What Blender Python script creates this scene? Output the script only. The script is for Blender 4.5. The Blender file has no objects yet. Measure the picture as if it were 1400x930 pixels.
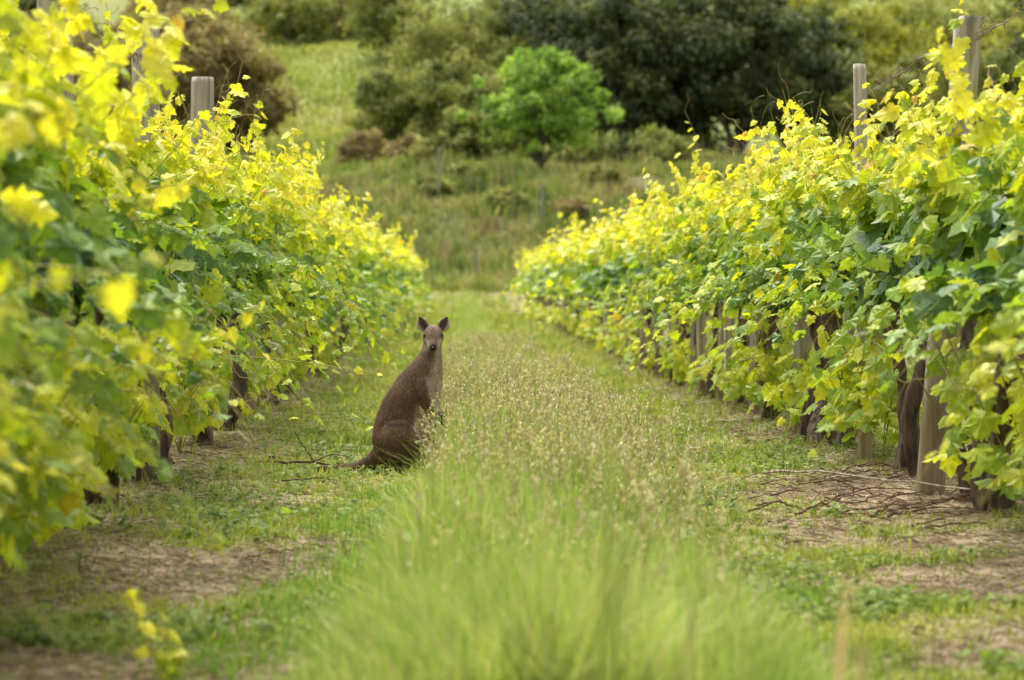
import bpy, math, numpy as np
from mathutils import Vector
rng=np.random.default_rng(7)
sc=bpy.context.scene
CAMH=1.2
RX,LX=2.8,-1.95
ROWS=[LX-4.75,LX,RX,RX+4.75]
# ------------------------------------------------------------ helpers
_g=[np.random.default_rng(100+i).random((256,256)) for i in range(8)]
def vn(x,y,s,seed=0):
    x=np.asarray(x,float)/s+37.3*seed+1000; y=np.asarray(y,float)/s+11.7*seed+1000
    xi=np.floor(x).astype(int); yi=np.floor(y).astype(int); fx=x-xi; fy=y-yi
    fx=fx*fx*(3-2*fx); fy=fy*fy*(3-2*fy); g=_g[seed%8]
    a=g[xi%256,yi%256]; b=g[(xi+1)%256,yi%256]; c=g[xi%256,(yi+1)%256]; d=g[(xi+1)%256,(yi+1)%256]
    return (a*(1-fx)+b*fx)*(1-fy)+(c*(1-fx)+d*fx)*fy
def fbm(x,y,s,seed=0):
    return (vn(x,y,s,seed)+.5*vn(x,y,s/2.1,seed+1)+.25*vn(x,y,s/4.3,seed+2))/1.75
HY=[-300,40,120,150,162,172,188,205,240,300,420,700,1200]
HZ=[0,0,.3,1.35,2.1,4.7,8.3,9.0,11.3,24,50,95,130]
def H(x,y):
    x=np.asarray(x,float); y=np.asarray(y,float)
    k=np.clip((y-135)/40,0,1)
    yy=y+k*(5*np.sin(x/21+.6)+3*np.sin(x/9.)+5*(vn(x,y,14,3)-.5))
    h=np.interp(yy,HY,HZ)
    h=h+.05*(fbm(x,y,1.6,2)-.5)+k*1.5*(vn(x,y,7,5)-.5)
    for r in ROWS: h=h+(1-k)*.06*np.exp(-((x-r)/.45)**2)
    return h
def ss(a,b,x):
    t=np.clip((x-a)/(b-a),0,1); return t*t*(3-2*t)
def green(x,y):
    """plant cover 0..1"""
    g=ss(.33,.50,fbm(x,y,.9,1))*.6+ss(.36,.55,fbm(x,y,.33,4))*.4
    g=.38+.62*g
    u=np.zeros_like(x)
    for r in ROWS: u=np.maximum(u,np.exp(-((x-r)/.55)**4))
    g=g*(1-.55*u)
    p=np.exp(-((x-2.35)/.85)**4)*ss(21.,17.5,y)+.95*np.exp(-((x+1.05)/.62)**4)*ss(16.5,13.5,y)
    p+=.7*np.exp(-((x-1.75)/.3)**2)*ss(.42,.58,vn(x,y,2.0,6))
    g=g*(1-.92*np.clip(p,0,1)*ss(.38,.54,fbm(x,y,.7,5)+.04))
    strip=ss(-.5,-.2,x)*ss(1.15,.95,x)
    g=np.maximum(g,strip)
    e=np.exp(-((y-150)/9)**2)*ss(.35,.55,vn(x,y,5,2)+.1)
    return np.clip(g*(1-.8*e),0,1)
def mk(name,parts,mat=None,smooth=False,parent=None,link=True):
    V=[];L=[];S=[];C=[];o=0;lo=0
    for v,f,c in parts:
        v=np.asarray(v,float).reshape(-1,3); f=np.asarray(f)
        V.append(v); L.append((f+o).ravel()); n,k=f.shape
        S.append(lo+np.arange(n)*k); lo+=n*k; o+=len(v)
        c=np.asarray(c,float)
        if c.ndim==1: c=np.tile(c,(len(v),1))
        C.append(c.reshape(-1,3))
    V=np.concatenate(V);L=np.concatenate(L);S=np.concatenate(S);C=np.concatenate(C)
    me=bpy.data.meshes.new(name)
    me.vertices.add(len(V)); me.vertices.foreach_set('co',V.astype(np.float32).ravel())
    me.loops.add(len(L)); me.loops.foreach_set('vertex_index',L.astype(np.int32))
    me.polygons.add(len(S)); me.polygons.foreach_set('loop_start',S.astype(np.int32))
    me.update(calc_edges=True)
    at=me.color_attributes.new('Col','FLOAT_COLOR','POINT')
    c4=np.ones((len(V),4),np.float32); c4[:,:3]=np.clip(C,0,1); at.data.foreach_set('color',c4.ravel())
    me.polygons.foreach_set('use_smooth',np.full(len(S),smooth))
    if mat: me.materials.append(mat)
    ob=bpy.data.objects.new(name,me)
    if link: sc.collection.objects.link(ob)
    if parent: ob.parent=parent
    return ob
def empty(name,loc=(0,0,0)):
    e=bpy.data.objects.new(name,None); e.location=loc; sc.collection.objects.link(e); e.empty_display_size=.2; return e
def nrm(a): return a/np.maximum(np.linalg.norm(a,axis=-1,keepdims=True),1e-9)
def tubes(P,R,m=5,col=(.1,.1,.1),cap=False):
    P=np.asarray(P,float); S,K,_=P.shape; R=np.asarray(R,float)
    if R.ndim==2: R=R[:,:,None]
    T=nrm(np.gradient(P,axis=1))
    mt=np.abs(T[:,:,2]).mean(1)>.7
    ref=np.where(mt[:,None,None],np.array([1.,0,0]),np.array([0,0,1.]))*np.ones_like(P)
    A=nrm(np.cross(T,ref)); B=np.cross(T,A)
    an=np.arange(m)/m*2*np.pi
    V=P[:,:,None,:]+R[...,None]*(np.cos(an)[:,None]*A[:,:,None,:]+np.sin(an)[:,None]*B[:,:,None,:])
    idx=np.arange(S*K*m).reshape(S,K,m)
    a=idx[:,:-1,:];b=np.roll(a,-1,2);d=idx[:,1:,:];c=np.roll(d,-1,2)
    F=np.stack([a,b,c,d],-1).reshape(-1,4)
    col=np.asarray(col,float)
    if col.ndim==3: C=np.repeat(col[:,:,None,:],m,2).reshape(-1,3)
    elif col.ndim==2: C=np.repeat(col,K*m,0)
    else: C=col
    return (V.reshape(-1,3),F,C)
def blades(B,h,w,lean,az,cb,ct,K=3,curve=1.6,face=None):
    """B base Nx3; lean horizontal reach as fraction of h"""
    N=len(B); t=np.linspace(0,1,K+1)
    dx=np.cos(az);dy=np.sin(az)
    fa=rng.uniform(0,np.pi,N) if face is None else face
    sx=np.cos(fa);sy=np.sin(fa)
    r=(h*lean)[:,None]*t**curve
    z=h[:,None]*(t-.35*np.clip(lean,0,1.2)[:,None]*t**2)
    W=(w/2)[:,None]*np.array([1,1,.7,.12][-(K+1):] if K<=3 else np.linspace(1,.1,K+1))
    V=np.zeros((N,K+1,2,3))
    for s,sg in ((0,-1),(1,1)):
        V[:,:,s,0]=B[:,None,0]+r*dx[:,None]+sg*W*sx[:,None]
        V[:,:,s,1]=B[:,None,1]+r*dy[:,None]+sg*W*sy[:,None]
        V[:,:,s,2]=B[:,None,2]+z
    idx=np.arange(N*(K+1)*2).reshape(N,K+1,2)
    F=np.stack([idx[:,:-1,0],idx[:,:-1,1],idx[:,1:,1],idx[:,1:,0]],-1).reshape(-1,4)
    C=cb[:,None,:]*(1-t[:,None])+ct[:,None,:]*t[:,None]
    C=np.repeat(C[:,:,None,:],2,2).reshape(-1,3)
    return (V.reshape(-1,3),F,C)
def lerp3(q,cols):
    xs=np.linspace(0,1,len(cols)); cols=np.array(cols)
    return np.stack([np.interp(q,xs,cols[:,i]) for i in range(3)],-1)
# ------------------------------------------------------------ materials
def nodes(name):
    m=bpy.data.materials.new(name); m.use_nodes=True; nt=m.node_tree; nt.nodes.clear()
    out=nt.nodes.new('ShaderNodeOutputMaterial'); return m,nt,out
def col_nodes(nt,scale=8,lo=.75,hi=1.2,detail=4,stretch=None):
    at=nt.nodes.new('ShaderNodeAttribute'); at.attribute_name='Col'
    tc=nt.nodes.new('ShaderNodeTexCoord'); mp=nt.nodes.new('ShaderNodeMapping')
    if stretch: mp.inputs['Scale'].default_value=stretch
    no=nt.nodes.new('ShaderNodeTexNoise'); no.inputs['Scale'].default_value=scale; no.inputs['Detail'].default_value=detail
    mr=nt.nodes.new('ShaderNodeMapRange'); mr.inputs['From Min'].default_value=.3; mr.inputs['From Max'].default_value=.7
    mr.inputs['To Min'].default_value=lo; mr.inputs['To Max'].default_value=hi
    vm=nt.nodes.new('ShaderNodeVectorMath'); vm.operation='SCALE'
    l=nt.links.new
    l(tc.outputs['Object'],mp.inputs['Vector']); l(mp.outputs[0],no.inputs['Vector']); l(no.outputs[0],mr.inputs[0])
    l(at.outputs['Color'],vm.inputs[0]); l(mr.outputs[0],vm.inputs['Scale'])
    return vm.outputs[0],no.outputs[0]
def leaf_mat(name,trans=.4,rough=.5,scale=30,spec=.4,tint=(1.25,1.2,.5)):
    m,nt,out=nodes(name); l=nt.links.new
    c,_=col_nodes(nt,scale,.8,1.18,2)
    p=nt.nodes.new('ShaderNodeBsdfPrincipled'); p.inputs['Roughness'].default_value=rough
    p.inputs['Specular IOR Level'].default_value=spec
    tr=nt.nodes.new('ShaderNodeBsdfTranslucent')
    mu=nt.nodes.new('ShaderNodeVectorMath'); mu.operation='MULTIPLY'; mu.inputs[1].default_value=tint
    mx=nt.nodes.new('ShaderNodeMixShader'); mx.inputs[0].default_value=trans
    l(c,p.inputs['Base Color']); l(c,mu.inputs[0]); l(mu.outputs[0],tr.inputs[0])
    l(p.outputs[0],mx.inputs[1]); l(tr.outputs[0],mx.inputs[2]); l(mx.outputs[0],out.inputs[0])
    return m
def solid_mat(name,scale=10,lo=.6,hi=1.3,rough=.85,bump=.3,stretch=None,bd=.01):
    m,nt,out=nodes(name); l=nt.links.new
    c,n=col_nodes(nt,scale,lo,hi,7,stretch)
    p=nt.nodes.new('ShaderNodeBsdfPrincipled'); p.inputs['Roughness'].default_value=rough
    p.inputs['Specular IOR Level'].default_value=.2
    b=nt.nodes.new('ShaderNodeBump'); b.inputs['Strength'].default_value=bump; b.inputs['Distance'].default_value=bd
    l(n,b.inputs['Height']); l(b.outputs[0],p.inputs['Normal']); l(c,p.inputs['Base Color']); l(p.outputs[0],out.inputs[0])
    return m
M_vine=leaf_mat('vine_leaf',.45,.42,25,.45)
M_grass=leaf_mat('grass_blade',.4,.55,6,.25,(1.15,1.15,.6))
M_tree=leaf_mat('tree_leaf',.3,.6,.6,.2,(1.1,1.15,.6))
M_stem=solid_mat('vine_stem',20,.8,1.2,.6,.1)
M_bark=solid_mat('vine_bark',14,.30,1.7,.95,1.0,(1.6,1.6,.25),.04)
M_wood=solid_mat('weathered_wood',16,.55,1.3,.9,.7,(1.5,1.5,.12),.012)
M_wire=solid_mat('galvanised_wire',30,.8,1.2,.4,.0)
M_fur=solid_mat('kangaroo_fur',60,.7,1.3,.85,.3,None,.004)
M_eye=solid_mat('eye_gloss',5,.9,1.1,.12,0)
M_ground=solid_mat('soil_and_turf',9,.5,1.4,.95,.8,None,.04)
# ------------------------------------------------------------ ground
def axis(parts):
    a=[]
    for s,e,st in parts: a.append(np.arange(s,e,st))
    return np.concatenate(a+[[parts[-1][1]]])
xs=axis([(-900,-150,50),(-150,-40,5),(-40,-9,1.2),(-9,9,.14),(9,40,1.2),(40,150,5),(150,900,50)])
ys=axis([(-300,-20,40),(-20,4,2),(4,30,.16),(30,80,.5),(80,260,1.6),(260,460,6),(460,1200,40)])
X,Y=np.meshgrid(xs,ys,indexing='ij'); Z=H(X,Y)
def ground_col(x,y):
    g=green(x,y)
    n=fbm(x,y,.5,3)[...,None]
    soil=np.array([.17,.115,.07]); straw=np.array([.37,.28,.17]); gr=np.array([.16,.20,.05])
    b=soil*(1-ss(.35,.6,n))+straw*ss(.35,.6,n)
    near=b*(1-g[...,None]*.85)+gr*g[...,None]*.85
    f=fbm(x,y,13,4)[...,None]; f2=fbm(x,y,4,6)[...,None]
    hill=np.array([.18,.22,.055])*(1-ss(.4,.65,f))+np.array([.22,.22,.08])*ss(.4,.65,f)
    hill=hill*(.6+.6*f2)
    k2=ss(200,240,y)[...,None]; hill=hill*(.6+.6*k2)
    k=ss(140,165,y)[...,None]
    return near*(1-k)+hill*k
nx,ny=len(xs),len(ys); idx=np.arange(nx*ny).reshape(nx,ny)
F=np.stack([idx[:-1,:-1],idx[1:,:-1],idx[1:,1:],idx[:-1,1:]],-1).reshape(-1,4)
mk('ground',[(np.stack([X,Y,Z],-1),F,ground_col(X,Y).reshape(-1,3))],M_ground,True)
# ------------------------------------------------------------ vine leaf template
hr=[(.20,-.13),(.42,-.03),(.50,.20),(.36,.27),(.52,.52),(.33,.60),(.20,.76)]
out=[(0,.03)]+hr+[(0,1.02)]+[(-a,b) for a,b in hr[::-1]]
T1=np.array([(0,.33)]+out); n1=len(out)
z1=-.28*np.abs(T1[:,0])**1.3-.18*(T1[:,1]-.3)**2; z1[0]=.04
z1+=np.array([0]+[.035*((-1)**i) for i in range(n1)])
T1=np.c_[T1,z1]; F1=np.array([(0,1+i,1+(i+1)%n1) for i in range(n1)])
o2=[(0,0),(.42,-.05),(.5,.45),(0,1),(-.5,.45),(-.42,-.05)]
T2=np.array(o2); T2=np.c_[T2,-.3*np.abs(T2[:,0])]; F2=np.array([(0,1,2,3),(0,3,4,5)])
def place_leaves(P,size,normal,tip,C,T,F):
    N=len(P); n=nrm(normal); y=nrm(tip-(tip*n).sum(-1,keepdims=True)*n); x=np.cross(y,n)
    curl=rng.uniform(.3,1.9,N)[:,None,None]; asp=rng.uniform(.85,1.12,N)[:,None,None]
    t=T[None]*np.concatenate([np.ones((N,1,1))*asp,np.ones((N,1,1)),curl],2)
    V=P[:,None,:]+size[:,None,None]*(t[...,0:1]*x[:,None]+t[...,1:2]*y[:,None]+t[...,2:3]*n[:,None])
    FF=(F[None]+(np.arange(N)*len(T))[:,None,None]).reshape(-1,F.shape[1])
    cc=np.repeat(C[:,None,:],len(T),1)*(1+ .12*(T[None,:,1:2]-.3))
    return (V.reshape(-1,3),FF,cc.reshape(-1,3))
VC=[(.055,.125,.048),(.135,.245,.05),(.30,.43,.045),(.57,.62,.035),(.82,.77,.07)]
def shoot_leaves(path,t,side,sz,rx,young,LOD):
    S,M,_=path.shape
    P=path.reshape(-1,3); a=np.tile(t,S); sd=np.repeat(side,M); s0=np.repeat(sz,M); yv=np.repeat(young,M)
    N=S*M
    size=s0*(1.0-.60*a**2.2)*rng.uniform(.65,1.15,N)
    pet=rng.normal(0,1,(N,3)); pet[:,0]+=sd*.9; pet=nrm(pet)*(size*.75)[:,None]*rng.uniform(.3,1,N)[:,None]
    P=P+pet
    out=np.stack([np.sign(P[:,0]-rx+sd*.15),np.zeros(N),np.zeros(N)],-1)
    nn=out*.6+np.array([0,-.3,.6])+rng.normal(0,.5,(N,3))
    tip=out*.3+np.array([0,0,-.75])+rng.normal(0,.45,(N,3))
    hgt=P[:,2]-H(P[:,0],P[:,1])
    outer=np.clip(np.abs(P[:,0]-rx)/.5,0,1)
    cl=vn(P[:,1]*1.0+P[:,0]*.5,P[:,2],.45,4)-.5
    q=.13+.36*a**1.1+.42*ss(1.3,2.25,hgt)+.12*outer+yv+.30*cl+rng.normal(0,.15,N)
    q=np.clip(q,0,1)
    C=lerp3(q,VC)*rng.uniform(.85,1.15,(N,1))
    red=(rng.random(N)<.06*(a>.85)); C[red]=C[red]*np.array([.9,.65,.9])
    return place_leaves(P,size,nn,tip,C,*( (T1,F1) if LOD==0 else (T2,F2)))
def eval_shoot(base,d,L,droop,side,t):
    p=base[:,None,:]+(L[:,None]*t)[...,None]*d[:,None,:]
    q=(droop*L)[:,None]*t**2
    p[...,0]+=side[:,None]*q*.30; p[...,2]-=q
    w=rng.uniform(0,6,len(L))[:,None]
    p[...,0]+=.035*np.sin(t*7+w); p[...,1]+=.035*np.cos(t*6+w*1.7)
    return p
def vine_row(name,rx,y0,y1,dens,leafM,droopy,trunk_y,suckers,main=True,dmax=2.1,gaps=()):
    root=empty(name,(0,0,0)); leaves=[];stems=[]
    segs=[(y0,42,1.0,0),(42,y1,.5,1)] if main else [(y0,y1,.33,1)]
    for a,b,df,lod in segs:
        n=int((b-a)*dens*df); y=rng.uniform(a,b,n)
        side=np.where(rng.random(n)<.5,-1.,1.)
        bx=rx+rng.normal(0,.09,n); base=np.stack([bx,y,H(bx,y)+1.12+rng.uniform(-.05,.25,n)],-1)
        outw=np.abs(rng.normal(0,.33,n)); d=nrm(np.stack([side*outw,rng.normal(0,.25,n),np.ones(n)],-1))
        vig=.80+.40*vn(y,y*0+rx*9,1.1,3)
        L=rng.uniform(.90,1.52,n)*vig*(1-.10*ss(45,110,y))*(1-.10*ss(24,17,y))
        for gy in gaps: L*=1-.26*np.exp(-((y-gy+.25)/.55)**2)
        dr=np.where(rng.random(n)<droopy,rng.uniform(1.0,dmax,n),rng.uniform(0,.30,n))
        dn=dr>=1; L=np.where(dn,L*.85,L); d[dn,0]*=1.5; d[dn]=nrm(d[dn]); d[dn,0]+=side[dn]*.15
        M=leafM if lod==0 else int(leafM*.72)
        t=(np.arange(M)+.6)/M
        st_=rng.bit_generator.state
        path=eval_shoot(base,d,L,dr,side,t)
        zmin=H(path[...,0],path[...,1])+.12; path[...,2]=np.maximum(path[...,2],zmin)
        sz=rng.uniform(.135,.19,n)*(1 if lod==0 else 1.38)*(1 if main else 1.2)
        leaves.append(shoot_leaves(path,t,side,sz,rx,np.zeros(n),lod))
        if lod==0:
            ts=np.linspace(0,1.06,9); save=rng.bit_generator.state; rng.bit_generator.state=st_
            ps=eval_shoot(base,d,L,dr,side,ts); rng.bit_generator.state=save
            ps[...,2]=np.maximum(ps[...,2],H(ps[...,0],ps[...,1])+.1)
            c=lerp3(ts,[(.20,.22,.06),(.25,.30,.06),(.45,.40,.12)])
            stems.append(tubes(ps,np.ones((n,1))*np.linspace(.0042,.0018,9),3,np.repeat(c[None],n,0)))
            k=rng.random(n)<.7; kb=ps[k,-1]; nk=len(kb)
            tt=np.linspace(0,1,6)
            td=nrm(rng.normal(0,1,(nk,3))+np.array([0,0,.8])); 
            tp=kb[:,None]+(.2*tt)[None,:,None]*td[:,None]; ph=rng.uniform(0,6,nk)[:,None]
            tp[...,0]+=.03*tt*np.sin(tt*6+ph); tp[...,2]+=.03*tt*np.cos(tt*6+ph)
            stems.append(tubes(tp,np.full((nk,6),.0018),3,(.42,.32,.12)))
    for (sy,sr,sh) in suckers:
        n=int(80*sr/.35*(1 if sy<45 else .55)); 
        if not main: n//=2
        p=rng.normal(0,1,(n,3)); p=nrm(p)*rng.uniform(.3,1,(n,1))
        P=np.stack([rx+p[:,0]*sr*.9,sy+p[:,1]*sr*1.1,(p[:,2]*.5+.5)*sh+.1],-1); P[:,2]+=H(P[:,0],P[:,1])
        nn=np.stack([p[:,0],p[:,1]-.3,np.full(n,.7)],-1)+rng.normal(0,.4,(n,3))
        tip=np.stack([p[:,0]*.4,p[:,1]*.4,np.full(n,-.7)],-1)+rng.normal(0,.4,(n,3))
        q=np.clip(.44+.38*rng.random(n)+.2*(P[:,2]/sh-.5),0,1)
        leaves.append(place_leaves(P,rng.uniform(.09,.16,n)*(1 if sy<45 else 1.4),nn,tip,lerp3(q,VC),*((T1,F1) if sy<45 and main else (T2,F2))))
        m=6; b=np.array([rx,sy,float(H(rx,sy))]); ts=np.linspace(0,1,6)
        e=rng.normal(0,1,(m,3))*np.array([sr,sr,0])*.7+np.array([0,0,sh])
        ps=b+ts[None,:,None]**1.0*e[:,None,:]; stems.append(tubes(ps,np.full((m,6),.004),3,(.28,.28,.08)))
    mk('canopy_leaves',leaves,M_vine,False,root)
    if stems: mk('green_shoots',stems,M_stem,True,root)
    K=20; tr=[]
    for ty in trunk_y:
        for rep in range(1+(rng.random()<.4)):
            t=np.linspace(0,1,K); lean=rng.normal(0,.35); lx=rng.normal(0,.10)
            oy=ty+rep*rng.uniform(.12,.3); 
            P=np.stack([rx+rng.normal(0,.03)+lx*t+.06*np.sin(t*rng.uniform(4,9)+rng.uniform(0,6)),
                        oy+lean*t+.07*np.sin(t*rng.uniform(3,8)+rng.uniform(0,6)), -.05+1.28*t],-1)
            P[:,2]+=float(H(rx,oy))
            r0=rng.uniform(.036,.058); R=r0*(1.2-.35*t)+.028*np.exp(-t*9)+.018*np.exp(-((t-rng.uniform(.3,.8))/.06)**2)
            R=R[:,None]*(1+.40*(rng.random((K,10))-.5)+.24*(rng.random((1,10))-.5))
            tr.append(tubes(P[None],R[None],10,(.115,.082,.06)))
            for sg in (-1,1):
                e=P[-4]; u=np.linspace(0,1,9); LL=rng.uniform(.7,1.0)
                Q=np.stack([e[0]+rng.normal(0,.03)*u+.02*np.sin(u*9+sg),e[1]+sg*LL*u,e[2]+.18*np.sin(u*1.6)+.02*np.sin(u*11)],-1)
                R=(r0*.8*(1-.5*u))[:,None]*(1+.3*(rng.random((9,8))-.5))
                tr.append(tubes(Q[None],R[None],8,(.12,.085,.06)))
    mk('vine_trunks',tr,M_bark,True,root)
    return root
def suck(r,ys_,pr,lo=.5,hi=.95):
    return [(y+r.normal(0,.2),r.uniform(.28,.42),r.uniform(lo,hi)) for y in ys_ if r.random()<pr]
rr=np.random.default_rng(3)
RT=[9.5,11.6,13.6,15.6,16.9,18.9,19.6,22.6,23.4]+list(np.arange(25.5,119,1.9))
LT=[6,8.2,10.3,12.4,14.3,16.3,18.4,19.6,20.4,23.0,25.5]+list(np.arange(27.5,119,1.9))
RS=[(13.2,.4,1.0),(14.6,.4,1.0),(15.6,.40,1.15),(16.2,.34,1.05),(20.2,.36,.8),(21.0,.42,.95),(22.0,.34,.85),(24.6,.34,.65),(27.3,.42,.85),(29.4,.38,.7)]+suck(rr,np.arange(31.5,119,1.9),.85,.35,.75)
LS=[(6.5,.45,1.0),(8.5,.5,1.0),(9.8,.55,1.0),(10.7,.64,1.0),(11.6,.60,.95),(12.5,.55,1.0),(13.2,.45,.8),(13.8,.45,1.0),(14.8,.42,.9),(16.4,.4,.8),(18.0,.34,.6),(21.6,.38,.75),(22.8,.3,.6),(26,.35,.7)]+suck(rr,np.arange(28,119,1.9),.6,.4,.8)
vine_row('grapevine_row',RX,3,120,21,24,.24,RT,RS,True,1.5,(17.2,20.9))
Lrow=vine_row('grapevine_row',LX,3,121,20,24,.34,LT,LS,True,1.9,(14.9,19.25,23.4))
vine_row('grapevine_row',RX+4.75,8,120,17,18,.3,list(np.arange(10,118,2.1)),suck(rr,np.arange(11,118,2.1),.5),False)
vine_row('grapevine_row',LX-4.75,8,120,17,18,.3,list(np.arange(10,118,2.1)),suck(rr,np.arange(11,118,2.1),.5),False)
def stray(list_,rx,root,name):
    lv=[];st=[]
    for (p0,p1,p2,sz,yv) in list_:
        p0,p1,p2=map(np.array,(p0,p1,p2))
        M=13; t=(np.arange(M)+.5)/M
        f=lambda t:((1-t)**2)[:,None]*p0+(2*t*(1-t))[:,None]*p1+(t**2)[:,None]*p2
        lv.append(shoot_leaves(f(t)[None],t,np.array([1.]),np.array([sz]),rx,np.array([yv]),0))
        ts=np.linspace(0,1.03,12); st.append(tubes(f(ts)[None],np.linspace(.005,.002,12)[None],4,(.33,.32,.08)))
    mk(name+'_leaves',lv,M_vine,False,root); mk(name+'_stems',st,M_stem,True,root)
S=[((-1.7,6.3,1.15),(-1.1,6.4,1.15),(-.62,6.4,1.27),.13,.4),
   ((-1.7,7.3,1.1),(-1.3,7.3,1.75),(-.98,7.3,1.62),.15,.3),
   ((-1.7,5.9,1.3),(-1.2,5.9,1.75),(-.84,5.9,1.35),.14,.15),
   ((-1.7,8.2,1.3),(-1.3,8.2,1.9),(-1.05,8.2,1.7),.15,.25),
   ((-1.7,7.0,1.0),(-1.25,7.0,1.3),(-.95,7.0,.98),.15,.1),
   ((-1.7,8.8,.8),(-1.3,8.8,1.0),(-1.1,8.8,.7),.15,.1),
   ((-1.8,9.6,1.0),(-1.3,9.6,1.15),(-.95,9.8,1.0),.15,.1),
   ((-1.8,12.6,.9),(-1.2,12.4,.85),(-.74,12.2,1.18),.13,.3),
   ((-1.8,13.6,.9),(-1.3,13.6,1.05),(-.95,13.6,.95),.14,.1),
   ((-1.8,19.0,.8),(-1.3,19.0,.85),(-.45,19.2,.68),.12,.3),
   ((-1.8,24.5,1.2),(-1.2,24.5,1.35),(-.9,24.5,1.5),.12,.35)]
for i in range(24):
    y=rr.uniform(6.5,13); z=rr.uniform(.6,1.9)
    S.append(((-1.8,y,z-.1),(-1.5,y,z+rr.uniform(-.1,.35)),(-rr.uniform(1.05,1.35),y+rr.normal(0,.2),z+rr.uniform(-.25,.3)),.155,rr.uniform(.0,.4)))
stray(S,LX,Lrow,'stray_shoot')
sp=empty('vine_sprig'); 
stray([((-.86,9.4,.0),(-.98,9.5,.1),(-1.03,9.6,.28),.09,.5),((-.86,9.4,.0),(-.88,9.5,.12),(-.93,9.6,.2),.08,.5)],-2,sp,'sprig')
# ------------------------------------------------------------ posts
def post(x,y,h,r,lx,ly,col,m=14,name='vineyard_post'):
    K=12; t=np.linspace(0,1,K); z0=float(H(x,y))
    P=np.stack([x+lx*t,y+ly*t,t],-1)
    P[:,2]=z0-.1+(h+.1)*np.r_[np.linspace(0,.985,K-2),1,1]
    R=r*(1.04-.08*t)[:,None]*(1+.05*(rng.random((1,m))-.5)+.03*(rng.random((K,m))-.5)); R[-2]*=.95; R[-1]=.002
    an=np.arange(m)/m*2*np.pi
    V=P[:,None,:]+R[...,None]*np.stack([np.cos(an),np.sin(an),0*an],-1)[None]
    V[-1,:,2]+=.004
    idx=np.arange(K*m).reshape(K,m); a=idx[:-1];b=np.roll(a,-1,1);d=idx[1:];c=np.roll(d,-1,1)
    C=np.tile(col,(K*m,1)).reshape(K,m,3)*rng.uniform(.8,1.1,(1,m,1)); C[-2:]*=1.1; C[:3]*=np.array([.7,.62,.5])
    return mk(name,[(V.reshape(-1,3),np.stack([a,b,c,d],-1).reshape(-1,4),C.reshape(-1,3))],M_wood,True)
wc=np.array([.46,.40,.31])
ry=[9.8,13.6,17.6,21.0,24.9]+list(np.arange(28.6,119,3.6))
for i,y in enumerate(ry):
    thin=(i==3)
    if i==2: post(RX-.13,17.35,2.68,.080,.22,-.3,wc)
    else: post(RX,y,2.70 if y<22 else 2.0+rr.uniform(-.2,.1),.045 if thin else rr.uniform(.07,.085),rr.normal(.03,.03),rr.normal(0,.04),wc*(1.15 if thin else rr.uniform(.75,1.1)))
for y in np.arange(30.2,100,3.6):
    post(RX-.1,y,rr.uniform(1.4,1.8),.055,rr.normal(0,.04),rr.normal(0,.04),wc*rr.uniform(.7,1.1),8,'vineyard_stake')
for y,h in [(6.8,2.8),(10.8,2.8),(14.9,2.92),(19.25,2.80),(23.4,2.78)]: post(LX,y,h,rr.uniform(.086,.092),rr.normal(0,.02),rr.normal(0,.04),wc*rr.uniform(.85,1.0))
for y in np.arange(28.4,119,4.3): post(LX,y,2.05,rr.uniform(.08,.09),rr.normal(0,.02),rr.normal(0,.04),wc*rr.uniform(.8,1.0))
for rx in (ROWS[0],ROWS[3]):
    for y in np.arange(10,119,4.5): post(rx,y,2.2,.08,rr.normal(0,.03),0,wc*rr.uniform(.8,1.05),8)
for rx in (LX,RX):
    ws=[]
    for z,r,ye in ((2.6,.0035,26),(1.75,.003,120),(1.15,.003,120)):
        y=np.arange(3,ye,.3); sag=-.05*np.abs(np.sin(y*np.pi/3.8))+.01*np.sin(y*5)
        if z>2: sag=sag-.9*ss(21,26,y)
        for ph in (0,np.pi):
            P=np.stack([rx+.006*np.cos(y*20+ph)+(.09 if z>2 else 0)*(rx>0),y,H(rx,y)+z+sag+.006*np.sin(y*20+ph)],-1)
            ws.append(tubes(P[None],np.full((1,len(y)),r),4,(.20,.17,.15)))
    n=110; y=rr.uniform(10,21,n); b=np.stack([np.full(n,rx+(.09 if rx>0 else 0)),y,H(rx,y)+2.57],-1); t=np.linspace(0,1,6)
    d=rng.normal(0,.05,(n,3)); P=b[:,None]+t[None,:,None]*d[:,None]; P[...,0]+=.015*np.sin(t*9); P[...,2]+=.015*np.cos(t*9)
    ws.append(tubes(P,np.full((n,6),.0022),3,(.16,.10,.06)))
    mk('trellis_wire',ws,M_wire,True)
# ------------------------------------------------------------ grass
def invy(n,a,b,p=1.):
    return 1/rng.uniform(1/b,1/a,n)
parts=[]
n=125000; y=np.concatenate([invy(n*2//3,7.8,150),rng.uniform(7.8,45,n-n*2//3)])
n=len(y); xe=np.interp(y,[9,20],[.34,.42])+.14*(vn(y,y*0,2.2,2)-.5); hw=np.interp(y,[9,13,18,60],[.72,.62,.52,.50])
rel=rng.uniform(-1.1,1.1,n)+rng.normal(0,.12,n); x=xe+rel*hw
keep=(vn(x,y,.35,3)>.25)|(rng.random(n)<.35)
x=x[keep];y=y[keep];rel=rel[keep];n=len(x)
edge=ss(1.25,.55,np.abs(rel)+.25*(vn(x,y,.5,1)-.5)); sc_=np.maximum(1,y/22)**.75
h=(.07+.25*edge)*rng.uniform(.35,1.65,n)*(.45+1.0*vn(x,y,.45,5)); h*=1-.3*ss(30,80,y)
h*=1-.45*ss(.1,-.15,x)*ss(15.5,17,y)*ss(21.5,20.5,y)
B=np.stack([x,y,H(x,y)-.01],-1); w=rng.uniform(.0035,.0075,n)*sc_
q=rng.random(n)*.7+.6*vn(x,y,.4,6)-.15
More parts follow.
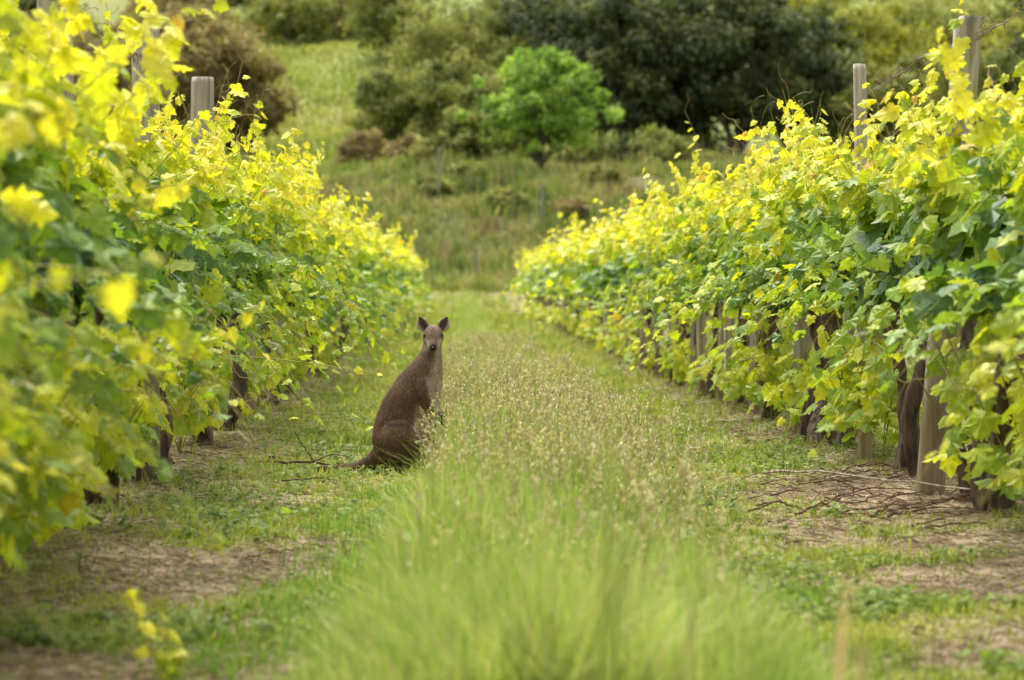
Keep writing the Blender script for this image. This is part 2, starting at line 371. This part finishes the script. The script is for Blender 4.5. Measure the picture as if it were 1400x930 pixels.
cb=lerp3(q,[(.11,.19,.04),(.23,.34,.06),(.38,.43,.12)]); ct=lerp3(q,[(.20,.32,.07),(.41,.54,.13),(.65,.66,.30)])
dry=rng.random(n)<.10; ct[dry]=(.66,.57,.36); cb[dry]=(.44,.38,.20)
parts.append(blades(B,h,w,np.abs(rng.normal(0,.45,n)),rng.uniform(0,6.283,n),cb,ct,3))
for cx,cy in [(-.45,12.0),(-.4,13.2),(-.62,11.3),(-.35,10.3),(-.5,15.2),(-.12,20.3),(.0,20.5),(-.35,17.5),(-.75,9.9),(1.2,11.5)]:
    m=380; xx=cx+rng.normal(0,.15,m); yy=cy+rng.normal(0,.35,m)
    c0=lerp3(rng.random(m),[(.10,.20,.03),(.20,.32,.05)]); 
    parts.append(blades(np.stack([xx,yy,H(xx,yy)-.01],-1),rng.uniform(.05,.15,m),rng.uniform(.004,.008,m),np.abs(rng.normal(0,.6,m)),rng.uniform(0,6.28,m),c0,c0*1.5,3))
mk('tall_grass',parts,M_grass)
n=4200; y=np.concatenate([rng.uniform(8.5,50,n-2100),rng.uniform(13,30,2100)]); x=np.clip(.50+rng.normal(0,.34,n),-.1,1.15)
h=rng.uniform(.26,.60,n)*(.75+.4*vn(x,y,.9,2))
cc=lerp3(rng.random(n),[(.38,.44,.15),(.66,.60,.35)])
az=rng.uniform(0,6.28,n); ln=rng.uniform(.03,.35,n); t=np.linspace(0,1,6)
P=np.stack([x[:,None]+(h*ln)[:,None]*t**2*np.cos(az)[:,None],y[:,None]+(h*ln)[:,None]*t**2*np.sin(az)[:,None],H(x,y)[:,None]+h[:,None]*t],-1)
st=[tubes(P,np.full((n,6),.0016)*np.maximum(1,y/20)[:,None],3,cc)]
hd=P[:,-1]; dv=nrm(P[:,-1]-P[:,-2]); m=7
kind=(rng.random(n)<.6)
for j in range(m):
    off=dv*(-(j/m)*rng.uniform(.05,.11,n))[:,None]+rng.normal(0,1,(n,3))*np.where(kind,.004,.018)[:,None]
    c=hd+off; d2=nrm(dv+rng.normal(0,.45,(n,3))); L=rng.uniform(.014,.030,n)[:,None]
    s2=nrm(np.cross(d2,rng.normal(0,1,(n,3)))); s3=np.cross(d2,s2); wd=.0042*np.maximum(1,y/22)[:,None]
    V=np.stack([c,c+d2*L*.5+s2*wd,c+d2*L*.5-s2*wd*.5+s3*wd,c+d2*L*.5-s2*wd*.5-s3*wd,c+d2*L],1)
    f=np.array([(0,1,2),(0,2,3),(0,3,1),(4,2,1),(4,3,2),(4,1,3)])
    C=np.repeat(lerp3(rng.random(n),[(.74,.66,.46),(.88,.84,.70),(.50,.34,.25)])[:,None],5,1)
    st.append((V.reshape(-1,3),(f[None]+(np.arange(n)*5)[:,None,None]).reshape(-1,3),C.reshape(-1,3)))
for (sx,sy,sh,cl_) in [(.225,5.0,1.0,(.50,.58,.16)),(.24,5.05,.8,(.50,.58,.16)),(.62,5.1,.72,(.68,.56,.36)),(.66,5.2,.60,(.68,.56,.36)),(.45,6.2,.60,(.6,.6,.28))]:
    t=np.linspace(0,1,8); P=np.stack([sx+.03*t**2,sy+0*t,float(H(sx,sy))+sh*t],-1)[None]
    st.append(tubes(P,(np.array([.004,.004,.004,.004,.004,.008,.008,.002]))[None],5,cl_))
mk('grass_seed_stalks',st,M_grass)
parts=[]
def cover(n,x0,x1,ya,yb,uniform=False):
    y=rng.uniform(ya,yb,n) if uniform else invy(n,ya,yb); x=rng.uniform(x0,x1,n)
    g=green(x,y); k=(rng.random(n)<g**1.4*(.40+.60*ss(.3,.5,vn(x,y,.22,2))))&(~((np.abs(x-.42)<.55)&(rng.random(n)<.6)))
    return x[k],y[k]
x,y=cover(420000,-3.6,4.6,8.5,165)
n=len(x); s=np.maximum(1,y/18)**.85
h=rng.uniform(.02,.07,n)*s*(.5+1.1*vn(x,y,.4,7)); w=rng.uniform(.006,.014,n)*s
q=np.clip(.6*rng.random(n)+.8*vn(x,y,.6,5)-.15,0,1)
cb=lerp3(q,[(.10,.165,.03),(.25,.31,.05),(.42,.40,.12)])
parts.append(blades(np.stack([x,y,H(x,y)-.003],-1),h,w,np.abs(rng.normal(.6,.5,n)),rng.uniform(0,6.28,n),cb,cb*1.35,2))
x=np.r_[rng.uniform(-30,-4,35000),rng.uniform(5,34,35000)]; y=rng.uniform(9,165,70000); n=len(x)
c=lerp3(rng.random(n),[(.12,.21,.04),(.30,.38,.08),(.40,.40,.15)])
parts.append(blades(np.stack([x,y,H(x,y)],-1),rng.uniform(.1,.3,n),rng.uniform(.02,.06,n),np.abs(rng.normal(.2,.4,n)),rng.uniform(0,6.28,n),c*.8,c*1.2,2))
mk('ground_cover_weeds',parts,M_grass)
n=13000; y=invy(n,9,40); x=rng.uniform(-3.2,4,n); k=(green(x,y)>.45)&(vn(x,y,.5,1)>.45); x=x[k];y=y[k]
P=[]
for j in range(5):
    P.append(np.stack([x+rng.normal(0,.02,len(x)),y+rng.normal(0,.02,len(x)),H(x,y)+rng.uniform(.015,.07,len(x))],-1))
P=np.concatenate(P); n=len(P); nv=np.array([0,-.2,1])+rng.normal(0,.35,(n,3)); tp=rng.normal(0,1,(n,3))
mk('clover_patch',[place_leaves(P,rng.uniform(.015,.042,n),nv,tp,lerp3(rng.random(n),[(.11,.18,.03),(.27,.35,.06)]),T2,F2)],M_grass)
n=95000; y=invy(n,8,70); x=rng.uniform(-3.2,4.2,n); k=rng.random(n)<(1-green(x,y))**1.1; x=x[k];y=y[k]; n=len(x)
L=rng.uniform(.03,.14,n); azs=rng.uniform(0,6.28,n); tz=rng.uniform(.0,.25,n)
P0=np.stack([x,y,H(x,y)+.004],-1); d=np.stack([np.cos(azs),np.sin(azs),tz],-1); P1=P0+d*L[:,None]; P1[:,2]=np.maximum(P1[:,2],H(P1[:,0],P1[:,1])+.004)
mid=(P0+P1)/2; mid[:,2]+=.008; cc=lerp3(rng.random(n),[(.08,.05,.03),(.30,.21,.12),(.52,.42,.28)])
mk('straw_litter',[tubes(np.stack([P0,mid,P1],1),np.stack([np.full(n,.0016),np.full(n,.0022),np.full(n,.0008)],1)*np.maximum(1,y/14)[:,None],3,cc)],M_stem)
def cane(name,pts,r,col=(.22,.16,.11)):
    pts=np.array(pts,float); t=np.linspace(0,len(pts)-1,14); i=np.arange(len(pts))
    P=np.stack([np.interp(t,i,pts[:,k]) for k in range(3)],-1); P[:,2]+=H(P[:,0],P[:,1])+r
    P+=rng.normal(0,r*.8,P.shape)*np.array([1,1,.6])
    return tubes(P[None],np.linspace(r,r*.45,14)[None],6,col)
mk('fallen_vine_cane',[cane('a',[(1.95,19.6,.04),(2.3,18.2,.09),(2.75,16.6,.07),(3.1,15.2,.05)],.009,(.30,.24,.18))],M_bark,True)
cs=[]
for i in range(52):
    x=rr.normal(2.15,.35);y=rr.uniform(15.5,19.5);a=rr.uniform(-.6,.7);L=rr.uniform(.15,.55)
    cs.append(cane('b',[(x,y,.02),(x+L*.5*math.cos(a),y+L*.9*math.sin(a),rr.uniform(.02,.07)),(x+L*math.cos(a),y+2*L*math.sin(a),.02)],rr.uniform(.003,.008),(.17,.11,.075)))
for i in range(34):
    x=rr.choice([1.75,2.3,-1.3])+rr.normal(0,.25);y=rr.uniform(10.5,34);a=rr.uniform(-.6,.7);L=rr.uniform(.15,.5)
    cs.append(cane('b',[(x,y,.02),(x+L*.5*math.cos(a),y+L*math.sin(a),.03),(x+L*math.cos(a),y+2*L*math.sin(a),.02)],rr.uniform(.004,.008),(.16,.105,.07)))
mk('pruned_twigs',cs,M_bark,True)
mk('fallen_branch',[cane('a',[(-1.22,20.9,.04),(-.95,20.6,.06),(-.7,20.4,.02),(-.6,20.5,.02)],.010,(.10,.07,.05)),cane('a',[(-.95,20.6,.06),(-1.03,20.6,.16),(-1.10,20.6,.27)],.005,(.10,.07,.05)),cane('a',[(-1.0,20.6,.05),(-.85,20.5,.12),(-.72,20.5,.10)],.005,(.10,.07,.05))],M_bark,True)
# ------------------------------------------------------------ bank grass and hill grass
parts=[]
def hillgrass(n,x0,x1,y0,y1,h0,h1,w0,w1,cols,lean=.25,th=.0,s1=4,s2=1.3):
    x=rng.uniform(x0,x1,n); y=rng.uniform(y0,y1,n); k=vn(x,y,2.2,3)>th; x=x[k];y=y[k];n=len(x)
    q=np.clip(.9*vn(x,y,s1,4)+.7*vn(x,y*.4,s2,6)+rng.normal(0,.15,n)-.33,0,1); c=lerp3(q,cols)
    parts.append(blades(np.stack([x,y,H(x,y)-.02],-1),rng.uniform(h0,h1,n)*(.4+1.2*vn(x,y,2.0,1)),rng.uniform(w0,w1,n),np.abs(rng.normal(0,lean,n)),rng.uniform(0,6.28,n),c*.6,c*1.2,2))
bc=[(.08,.12,.035),(.19,.27,.06),(.31,.36,.10),(.46,.41,.20),(.26,.18,.11)]
hillgrass(95000,-36,40,146,194,.2,1.0,.05,.14,bc,.4,.12,2.8,.9)
hillgrass(6000,-36,40,150,192,1.0,2.2,.03,.07,[(.24,.18,.11),(.50,.44,.26)],.15,.45)
hillgrass(35000,-40,45,194,215,.3,.9,.06,.16,[(.13,.19,.04),(.28,.35,.08),(.40,.41,.13)],.3,.1)
hillgrass(60000,-50,20,215,330,.3,.8,.1,.3,[(.24,.29,.07),(.40,.45,.12),(.52,.52,.20)],.3)
hillgrass(25000,30,80,215,380,.3,1.0,.15,.4,[(.18,.24,.05),(.34,.36,.08),(.42,.40,.14)],.3)
mk('grassy_bank',parts,M_grass)
# ------------------------------------------------------------ trees / shrubs
def crown(loc,h,rx,ry,n,ls,cols,base=.25,K=60,spread=.16,shape='round',trunk=.2,tcol=(.14,.11,.08),lean=0):
    x,y=loc; z0=float(H(x,y)); cz=z0+h*(base+1)/2; rz=h*(1-base)/2
    d=nrm(rng.normal(0,1,(K,3))); r=rng.uniform(.25,1,K)**.45*rng.uniform(.7,1.16,K)
    c=d*r[:,None]
    if shape=='dome':
        c[:,:2]*=(1.12-.5*np.clip((c[:,2]+.2),0,1.2))[:,None]*rng.uniform(.7,1.3,(K,1))
    C=np.array([x+lean,y,cz])+c*np.array([rx,ry,rz])*.86
    ci=rng.integers(0,K,n); cr=rng.uniform(.5,1.4,K)*spread*(rx+rz)
    off=nrm(rng.normal(0,1,(n,3)))*rng.uniform(.1,1.15,(n,1))**.6*np.array([1.1,1.1,.75])
    P=C[ci]+off*cr[ci][:,None]
    nn=off+np.array([0,0,.5])+rng.normal(0,.6,(n,3)); tip=np.array([0,0,-.5])+rng.normal(0,.8,(n,3))
    q=np.clip(rng.random(K)[ci]*.75+rng.normal(.13,.17,n)+.12*off[:,2],0,1)
    o=np.array([(0,0),(.3,.5),(0,1),(-.3,.5)]); T=np.c_[o,[0,-.1,0,-.1]]
    lv=place_leaves(P,ls*rng.uniform(.6,1.4,n),nn,tip,lerp3(q,cols),T,np.array([(0,1,2,3)]))
    t=np.linspace(0,1,8)
    m=min(K,22); e=C[:m]; s=np.array([x,y,z0+h*base*.6])
    mid=s+(e-s)*np.array([.3,.3,.55])
    L=((1-t)**2)[None,:,None]*s+(2*t*(1-t))[None,:,None]*mid[:,None]+(t**2)[None,:,None]*e[:,None]
    limbs=tubes(L,np.ones((m,1))*np.linspace(trunk*.5,trunk*.1,8),5,tcol)
    tk=np.stack([x+.1*np.sin(t*3)*trunk,y+0*t,z0-.3+(h*base*.6+.6+h*.15)*t],-1)
    tr=tubes(tk[None],(trunk*(1.15-.5*t))[None],8,tcol)
    return lv,[limbs,tr]
def tree(name,*a,**k):
    e=empty(name); lv,wd=crown(*a,**k); mk('foliage',[lv],M_tree,False,e); mk('trunk_and_limbs',wd,M_bark,True,e); return e
def wx(px,d): return (px-625)/4200*d
euc=[(.028,.042,.02),(.065,.088,.032),(.125,.15,.05),(.22,.24,.08)]
oli=[(.09,.11,.03),(.19,.225,.05),(.33,.34,.085),(.43,.41,.12)]
brn=[(.14,.11,.055),(.28,.215,.09),(.43,.33,.145),(.38,.34,.12)]
brt=[(.10,.17,.035),(.19,.33,.05),(.33,.49,.07),(.50,.62,.12)]
tree('young_green_tree',(wx(740,187),187),8.9,4.9,3.6,9000,.32,brt,base=.15,K=130,spread=.07,shape='dome',trunk=.13)
for px,d,h,r,n in [(860,208,13,5.2,11000),(930,214,15,5.5,11000),(1010,210,14,5.2,11000),(790,222,15,5,9000),(1075,220,13,4.5,8000),(720,228,14,5,8000),(960,234,20,7,8000),(850,240,20,7,8000),(1130,232,12,5,7000),(760,215,9,4,7000)]:
    tree('eucalyptus_tree',(wx(px,d),d),h,r,r*.9,n,.44,euc,base=.04,K=75,spread=.105,trunk=.3)
for px,d,h,r,n,cl_ in [(535,212,7.5,2.6,7000,oli),(605,210,8.5,3.0,8000,oli),(665,206,7,2.6,7000,oli),(590,226,13,3.8,8000,oli),(660,228,14,4.4,9000,oli),(510,222,6,2.4,5000,oli),(640,202,4.5,2.2,5000,oli),(700,222,11,3.5,7000,oli),
    (495,203,3.4,2.0,4000,brn),(560,198,2.6,1.8,3500,brn),(800,197,2.8,2.4,4000,oli),(850,198,3.2,2.6,4000,euc),(900,196,3,2.6,4000,oli),(600,194,2.2,1.8,3000,oli),(820,180,1.3,1.6,2500,oli),(590,178,1.4,1.5,2500,oli),(690,172,1.2,1.4,2000,oli),(780,170,1.2,1.3,2000,brn),(640,184,1.3,1.6,2000,oli)]:
    tree('shrub',(wx(px,d),d),h,r,r*.9,n,.28,cl_,base=.02,K=50,spread=.12,trunk=.1)
for px,d,h,r,n,cl_ in [(170,232,11,4.2,8000,brn),(240,238,13,5,9000,brn),(310,242,12,4.6,8000,brn),(90,236,11,4.5,7000,brn),(20,232,11,4.5,6000,oli),(60,260,14,6,7000,euc),(345,246,9,3.5,5000,brn),
    (400,318,6,6,6000,oli),(470,325,7,5,6000,brn),(350,330,9,6,6000,euc),(440,345,12,8,7000,euc),(540,300,9,5,7000,oli),(250,300,9,7,6000,brn)]:
    tree('bush_tree',(wx(px,d),d),h,r,r*.9,n,.45,cl_,base=.03,K=60,spread=.12,trunk=.15)
yel=[(.20,.22,.04),(.38,.39,.05),(.54,.52,.09)]
for px,d,h,r,n,cl_ in [(1190,228,9,4.6,7000,oli),(1260,240,9,5,7000,oli),(1340,232,10,5,7000,oli),(1420,236,12,5,7000,euc),(1180,270,9,7,7000,yel),(1280,280,9,8,7000,oli),(1390,270,9,7,6000,yel),(1080,300,10,7,6000,yel)]:
    tree('bush_tree',(wx(px,d),d),h,r,r*.9,n,.45,cl_,base=.03,K=60,spread=.12,trunk=.15)
fol=[];wd=[]
for i in range(60):
    x=rr.uniform(-150,160); y=rr.uniform(350,560)
    if i<36: y=rr.uniform(225,330); x=rr.choice([-1,1])*rr.uniform(52,130)
    a,b=crown((x,y),rr.uniform(9,17),rr.uniform(5,9),6,1800,1.1,[euc,oli,oli,brn][rr.integers(0,4)],base=.05,K=35,spread=.16,trunk=.3)
    fol.append(a);wd+=b
e=empty('distant_woodland'); mk('foliage',fol,M_tree,False,e); mk('trunks',wd,M_bark,True,e)
for px,d,h in [(600,176,3.2),(742,168,2.6),(650,156,1.8),(757,160,2.0),(770,162,1.8)]:
    post(wx(px,d),d,h,.08,rr.normal(0,.08),0,np.array([.36,.32,.25]),8,'fence_post')
# ------------------------------------------------------------ kangaroo
def crom(P,n):
    P=np.asarray(P,float); Q=np.vstack([2*P[0]-P[1],P,2*P[-1]-P[-2]]); o=[]
    for i in range(1,len(Q)-2):
        for t in np.arange(n)/n:
            a,b,c,d=Q[i-1],Q[i],Q[i+1],Q[i+2]
            o.append(.5*(2*b+(c-a)*t+(2*a-5*b+4*c-d)*t*t+(3*b-a-3*c+d)*t**3))
    o.append(P[-1]); return np.array(o)
def loft(rows,side=(0,1,0),n=4,m=18):
    Q=crom(rows,n); P=Q[:,:3]; ra=np.maximum(Q[:,3],.004); rb=np.maximum(Q[:,4],.004)
    T=nrm(np.gradient(P,axis=0)); s=np.array(side,float); s=nrm(s-(T@s)[:,None]*T); u=np.cross(T,s)
    an=np.arange(m)/m*2*np.pi; K=len(P)
    V=P[:,None]+ra[:,None,None]*np.cos(an)[None,:,None]*u[:,None]+rb[:,None,None]*np.sin(an)[None,:,None]*s[:,None]
    V=np.vstack([V.reshape(-1,3),P[0]-T[0]*ra[0]*.6,P[-1]+T[-1]*ra[-1]*.6])
    i=np.arange(K*m).reshape(K,m); a=i[:-1];b=np.roll(a,-1,1);d=i[1:];c=np.roll(d,-1,1)
    F=np.concatenate([np.stack([a,b,c],-1).reshape(-1,3),np.stack([a,c,d],-1).reshape(-1,3),
        np.stack([np.full(m,K*m),np.roll(i[0],-1),i[0]],-1),np.stack([np.full(m,K*m+1),i[-1],np.roll(i[-1],-1)],-1)])
    return (V,F,(.1,.1,.1))
YAW=-.04
fd=np.array([math.sin(-YAW),-math.cos(YAW),0]); fs=np.array([-fd[1],fd[0],0])
kp=[]
kp.append(loft([(-.06,0,.05,.09,.10),(-.055,0,.11,.15,.14),(-.040,0,.19,.190,.165),(-.025,0,.29,.200,.165),(.002,0,.385,.195,.152),(.036,0,.48,.180,.138),(.074,0,.575,.157,.122),(.110,0,.660,.127,.104),(.138,0,.735,.094,.086),(.156,0,.81,.068,.066),(.166,0,.90,.055,.055)]))
hc=np.array([.168,0,.912])
def hp(f,z): p=hc+fd*f; return (p[0],p[1],p[2]+z)
kp.append(loft([(*hp(-.07,-.015),.048,.045),(*hp(-.03,.0),.073,.063),(*hp(.01,.0),.078,.068),(*hp(.05,-.018),.064,.057),(*hp(.09,-.045),.047,.041),(*hp(.125,-.066),.038,.034),(*hp(.15,-.078),.027,.026)],side=fs))
for sg in (-1,1):
    kp.append(loft([(-.15,sg*.085,.23,.09,.05),(-.07,sg*.13,.235,.14,.092),(.02,sg*.155,.215,.138,.095),(.095,sg*.16,.185,.10,.072),(.15,sg*.155,.15,.06,.045)]))
    kp.append(loft([(.14,sg*.15,.15,.05,.035),(.065,sg*.15,.09,.040,.03),(-.01,sg*.15,.045,.030,.024)]))
    kp.append(loft([(-.04,sg*.15,.03,.026,.026),(.08,sg*.152,.028,.024,.03),(.20,sg*.155,.022,.018,.026),(.30,sg*.155,.014,.010,.014)]))
    kp.append(loft([(.10,sg*.085,.63,.055,.037),(.115,sg*.118,.56,.055,.040),(.145,sg*.13,.495,.042,.034),(.17,sg*.12,.455,.031,.029),(.205,sg*.095,.41,.023,.022),(.22,sg*.083,.38,.019,.021),(.224,sg*.078,.355,.016,.019)]))
    for j in range(4):
        o=(j-1.5)*.010
        kp.append(loft([(.222,sg*.078+o,.362,.0065,.0065),(.230,sg*.078+o*1.5,.340,.006,.006),(.228,sg*.078+o*1.6,.318,.004,.004)],m=8,n=2))
kp.append(loft([(-.09,0,.16,.11,.11),(-.17,0,.115,.088,.085),(-.245,.0,.068,.062,.060),(-.33,.02,.042,.046,.045),(-.45,.12,.030,.032,.032),(-.56,.26,.022,.022,.022),(-.64,.42,.018,.012,.012)]))
raw=mk('kangaroo_raw',kp,None)
md=raw.modifiers.new('r','REMESH'); md.mode='VOXEL'; md.voxel_size=.0075
md=raw.modifiers.new('s','SMOOTH'); md.factor=.5; md.iterations=4
bpy.context.view_layer.update()
ev=raw.evaluated_get(bpy.context.evaluated_depsgraph_get()); me=ev.to_mesh()
me.calc_loop_triangles()
nv=len(me.vertices); KV=np.zeros(nv*3,np.float32); me.vertices.foreach_get('co',KV); KV=KV.reshape(-1,3).astype(float)
NT=len(me.loop_triangles); KF=np.zeros(NT*3,np.int32); me.loop_triangles.foreach_get('vertices',KF); KF=KF.reshape(-1,3)
ev.to_mesh_clear(); bpy.data.objects.remove(raw)
fn=np.cross(KV[KF[:,1]]-KV[KF[:,0]],KV[KF[:,2]]-KV[KF[:,0]]); VN=np.zeros_like(KV)
for i in range(3): np.add.at(VN,KF[:,i],fn)
VN=nrm(VN)
def kcol(P,N):
    x,y,z=P[:,0],P[:,1],P[:,2]
    back=np.array([.150,.092,.050]); dark=np.array([.050,.032,.021]); light=np.array([.50,.41,.29]); 
    C=np.tile(back,(len(P),1))
    n=(fbm(x*10+y*7,z*10,1.,3)-.5)[:,None]
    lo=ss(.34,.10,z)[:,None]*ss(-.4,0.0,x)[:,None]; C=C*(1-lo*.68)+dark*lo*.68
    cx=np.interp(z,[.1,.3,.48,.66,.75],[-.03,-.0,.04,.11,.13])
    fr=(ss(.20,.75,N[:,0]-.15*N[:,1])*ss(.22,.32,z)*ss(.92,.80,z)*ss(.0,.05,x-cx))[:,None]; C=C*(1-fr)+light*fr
    nk=(ss(.60,.8,z)*.35)[:,None]; C=C*(1-nk)+np.array([.27,.195,.125])*nk
    cr_=np.exp(-((z-(.345-.9*np.clip(x-.05,0,.2)))/.016)**2)*(x>-.12)*(x<.16)*(np.abs(y)>.09)  # thigh crease: its shade painted into the coat colour as a dark line
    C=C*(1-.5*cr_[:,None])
    Q=P-hc; f=Q@fd; s=Q@fs; hz=Q[:,2]
    head=(ss(-.10,-.075,hz)*ss(-.08,-.06,f)*(z>.79))[:,None]
    fc=np.array([.23,.16,.105]); C=C*(1-head)+fc*head
    ck=(head[:,0]*ss(.020,.036,np.abs(s))*ss(.0,-.03,hz)*ss(.02,.06,f))[:,None]; C=C*(1-ck)+np.array([.52,.44,.35])*ck
    br=(head[:,0]*ss(.03,.015,np.abs(s))*ss(.05,.08,f)*ss(-.085,-.05,hz))[:,None]; C=C*(1-br*.5)+np.array([.13,.09,.065])*br*.5
    ns=(ss(.146,.160,f)*ss(-.10,-.085,hz))[:,None]*(z>.75)[:,None]; C=C*(1-ns)+np.array([.03,.024,.022])*ns
    ch=(head[:,0]*ss(-.085,-.10,hz)*(f>.05))[:,None]; C=C*(1-ch)+np.array([.50,.42,.33])*ch
    arm=(ss(.45,.39,z)*(x>.18)*(z>.3))[:,None]; C=C*(1-arm)+np.array([.06,.04,.03])*arm
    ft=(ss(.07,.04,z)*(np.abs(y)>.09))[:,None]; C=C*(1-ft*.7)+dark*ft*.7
    return C*(1+.8*n)
kang=empty('kangaroo',(-.325,20.2,float(H(-.325,20.2))-.005)); kang.rotation_euler=(0,0,YAW)
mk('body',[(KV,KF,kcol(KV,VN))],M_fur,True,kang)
A=np.linalg.norm(fn,axis=1); pr=A/A.sum(); NH=80000
ti=rng.choice(NT,NH,p=pr); u=rng.random((NH,2)); su=u.sum(1)>1; u[su]=1-u[su]
tr=KV[KF[ti]]; P=tr[:,0]+u[:,:1]*(tr[:,1]-tr[:,0])+u[:,1:]*(tr[:,2]-tr[:,0]); N=nrm(VN[KF[ti]].mean(1))
flow=np.tile(np.array([-.35,0,-1.]),(NH,1)); isT=P[:,0]<-.2; flow[isT]=(-1,0,-.2)
hd_=(P[:,2]>.82); flow[hd_]=-fd+np.array([0,0,-.1])
flow=nrm(flow-(flow*N).sum(1,keepdims=True)*N)
d=nrm(flow+N*rng.uniform(.15,.5,(NH,1))+rng.normal(0,.2,(NH,3)))
L=np.where(hd_,.007,.022)*rng.uniform(.6,1.4,NH); L=np.where((P[:,2]<.45)&(P[:,0]>.17),.007,L)
sd=nrm(np.cross(d,N)+rng.normal(0,.2,(NH,3)))*.0012
V=np.stack([P-sd,P+sd,P+d*L[:,None]],1)
cl_=kcol(P,N)*rng.uniform(.5,1.6,(NH,1)); cl3=np.repeat(cl_[:,None],3,1); cl3[:,2]*=1.3
mk('fur',[(V.reshape(-1,3),np.arange(NH*3).reshape(-1,3),cl3.reshape(-1,3))],M_fur,False,kang)
ears=[]
for sg in (-1,1):
    nu,nvv=9,12; uu=np.linspace(-1,1,nu); vv=np.linspace(0,1,nvv)
    U,Vv=np.meshgrid(uu,vv,indexing='ij')
    dirv=nrm(np.array([0,0,1.])+fs*sg*.55-fd*.05); wid=nrm(fs-(fs@dirv)*dirv)
    frt=nrm(fd+fs*sg*.25)
    W=.038*np.sin(np.pi*np.clip(Vv*.86+.13,0,1))**.75*(1-.1*Vv)
    b=hc+fs*sg*.046+np.array([0,0,.046])-fd*.01
    Pp=b+dirv*(Vv*.098)[...,None]+wid*(U*W)[...,None]+frt*(.022*(U**2)*np.sin(np.pi*np.clip(Vv+.15,0,1)))[...,None]
    idx=np.arange(nu*nvv).reshape(nu,nvv)
    Fq=np.stack([idx[:-1,:-1],idx[1:,:-1],idx[1:,1:],idx[:-1,1:]],-1).reshape(-1,4)
    e=ss(.45,.85,np.abs(U))[...,None]; C=np.array([.085,.055,.045])*(1-e)+np.array([.40,.31,.23])*e
    tpd=ss(.9,1,Vv)[...,None]; C=C*(1-tpd)+np.array([.05,.035,.03])*tpd
    ears.append((Pp,Fq,C.reshape(-1,3)))
eo=mk('ears',ears,M_fur,True,kang); sm=eo.modifiers.new('s','SOLIDIFY'); sm.thickness=.006
def ball(c,r,col,sc3=(1,1,1)):
    th=np.linspace(0,np.pi,9); ph=np.arange(12)/12*2*np.pi
    V=np.stack([np.outer(np.sin(th),np.cos(ph)),np.outer(np.sin(th),np.sin(ph)),np.outer(np.cos(th),np.ones(12))],-1)*r*np.array(sc3)+c
    i=np.arange(9*12).reshape(9,12); a=i[:-1];b=np.roll(a,-1,1);d=i[1:];c2=np.roll(d,-1,1)
    return (V.reshape(-1,3),np.stack([a,b,c2,d],-1).reshape(-1,4),col)
eyes=[ball(hc+fd*.046+fs*sg*.049+np.array([0,0,.008]),.0160,(.006,.004,.003)) for sg in (-1,1)]
mk('eyes',eyes,M_eye,True,kang)
mk('nose',[ball(hc+fd*.163+np.array([0,0,-.070]),.0130,(.012,.010,.010),(1.1,1,.65))],M_eye,True,kang)
# ------------------------------------------------------------ light, sky, camera
el,az=math.radians(66),math.radians(-30)
s=Vector((math.sin(az)*math.cos(el),math.cos(az)*math.cos(el),math.sin(el)))
ld=bpy.data.lights.new('sun','SUN'); ld.energy=3.6; ld.angle=math.radians(25); ld.color=(1,.95,.85)
lo=bpy.data.objects.new('sun',ld); lo.rotation_euler=(-s).to_track_quat('-Z','Y').to_euler(); lo.location=(0,0,30); sc.collection.objects.link(lo)
w=bpy.data.worlds.new('World'); sc.world=w; w.use_nodes=True; nt=w.node_tree; bg=nt.nodes['Background']
sky=nt.nodes.new('ShaderNodeTexSky'); sky.sky_type='NISHITA'; sky.sun_disc=False; sky.sun_elevation=el; sky.sun_rotation=az
sky.dust_density=5; sky.air_density=1.0
hs=nt.nodes.new('ShaderNodeHueSaturation'); hs.inputs['Saturation'].default_value=.25; hs.inputs['Value'].default_value=2.0
nt.links.new(sky.outputs[0],hs.inputs['Color']); nt.links.new(hs.outputs[0],bg.inputs[0]); bg.inputs[1].default_value=.15
cd=bpy.data.cameras.new('camera'); cam=bpy.data.objects.new('camera',cd); sc.collection.objects.link(cam); sc.camera=cam
cd.lens=108; cd.sensor_width=36; cd.clip_end=3000
cam.location=(0,0,CAMH); cam.rotation_euler=(math.radians(90-.887),0,math.radians(-1.023))
cd.dof.use_dof=True; cd.dof.focus_distance=20.0; cd.dof.aperture_fstop=3.0
sc.view_settings.view_transform='Standard'; sc.view_settings.look='None'; sc.view_settings.exposure=0
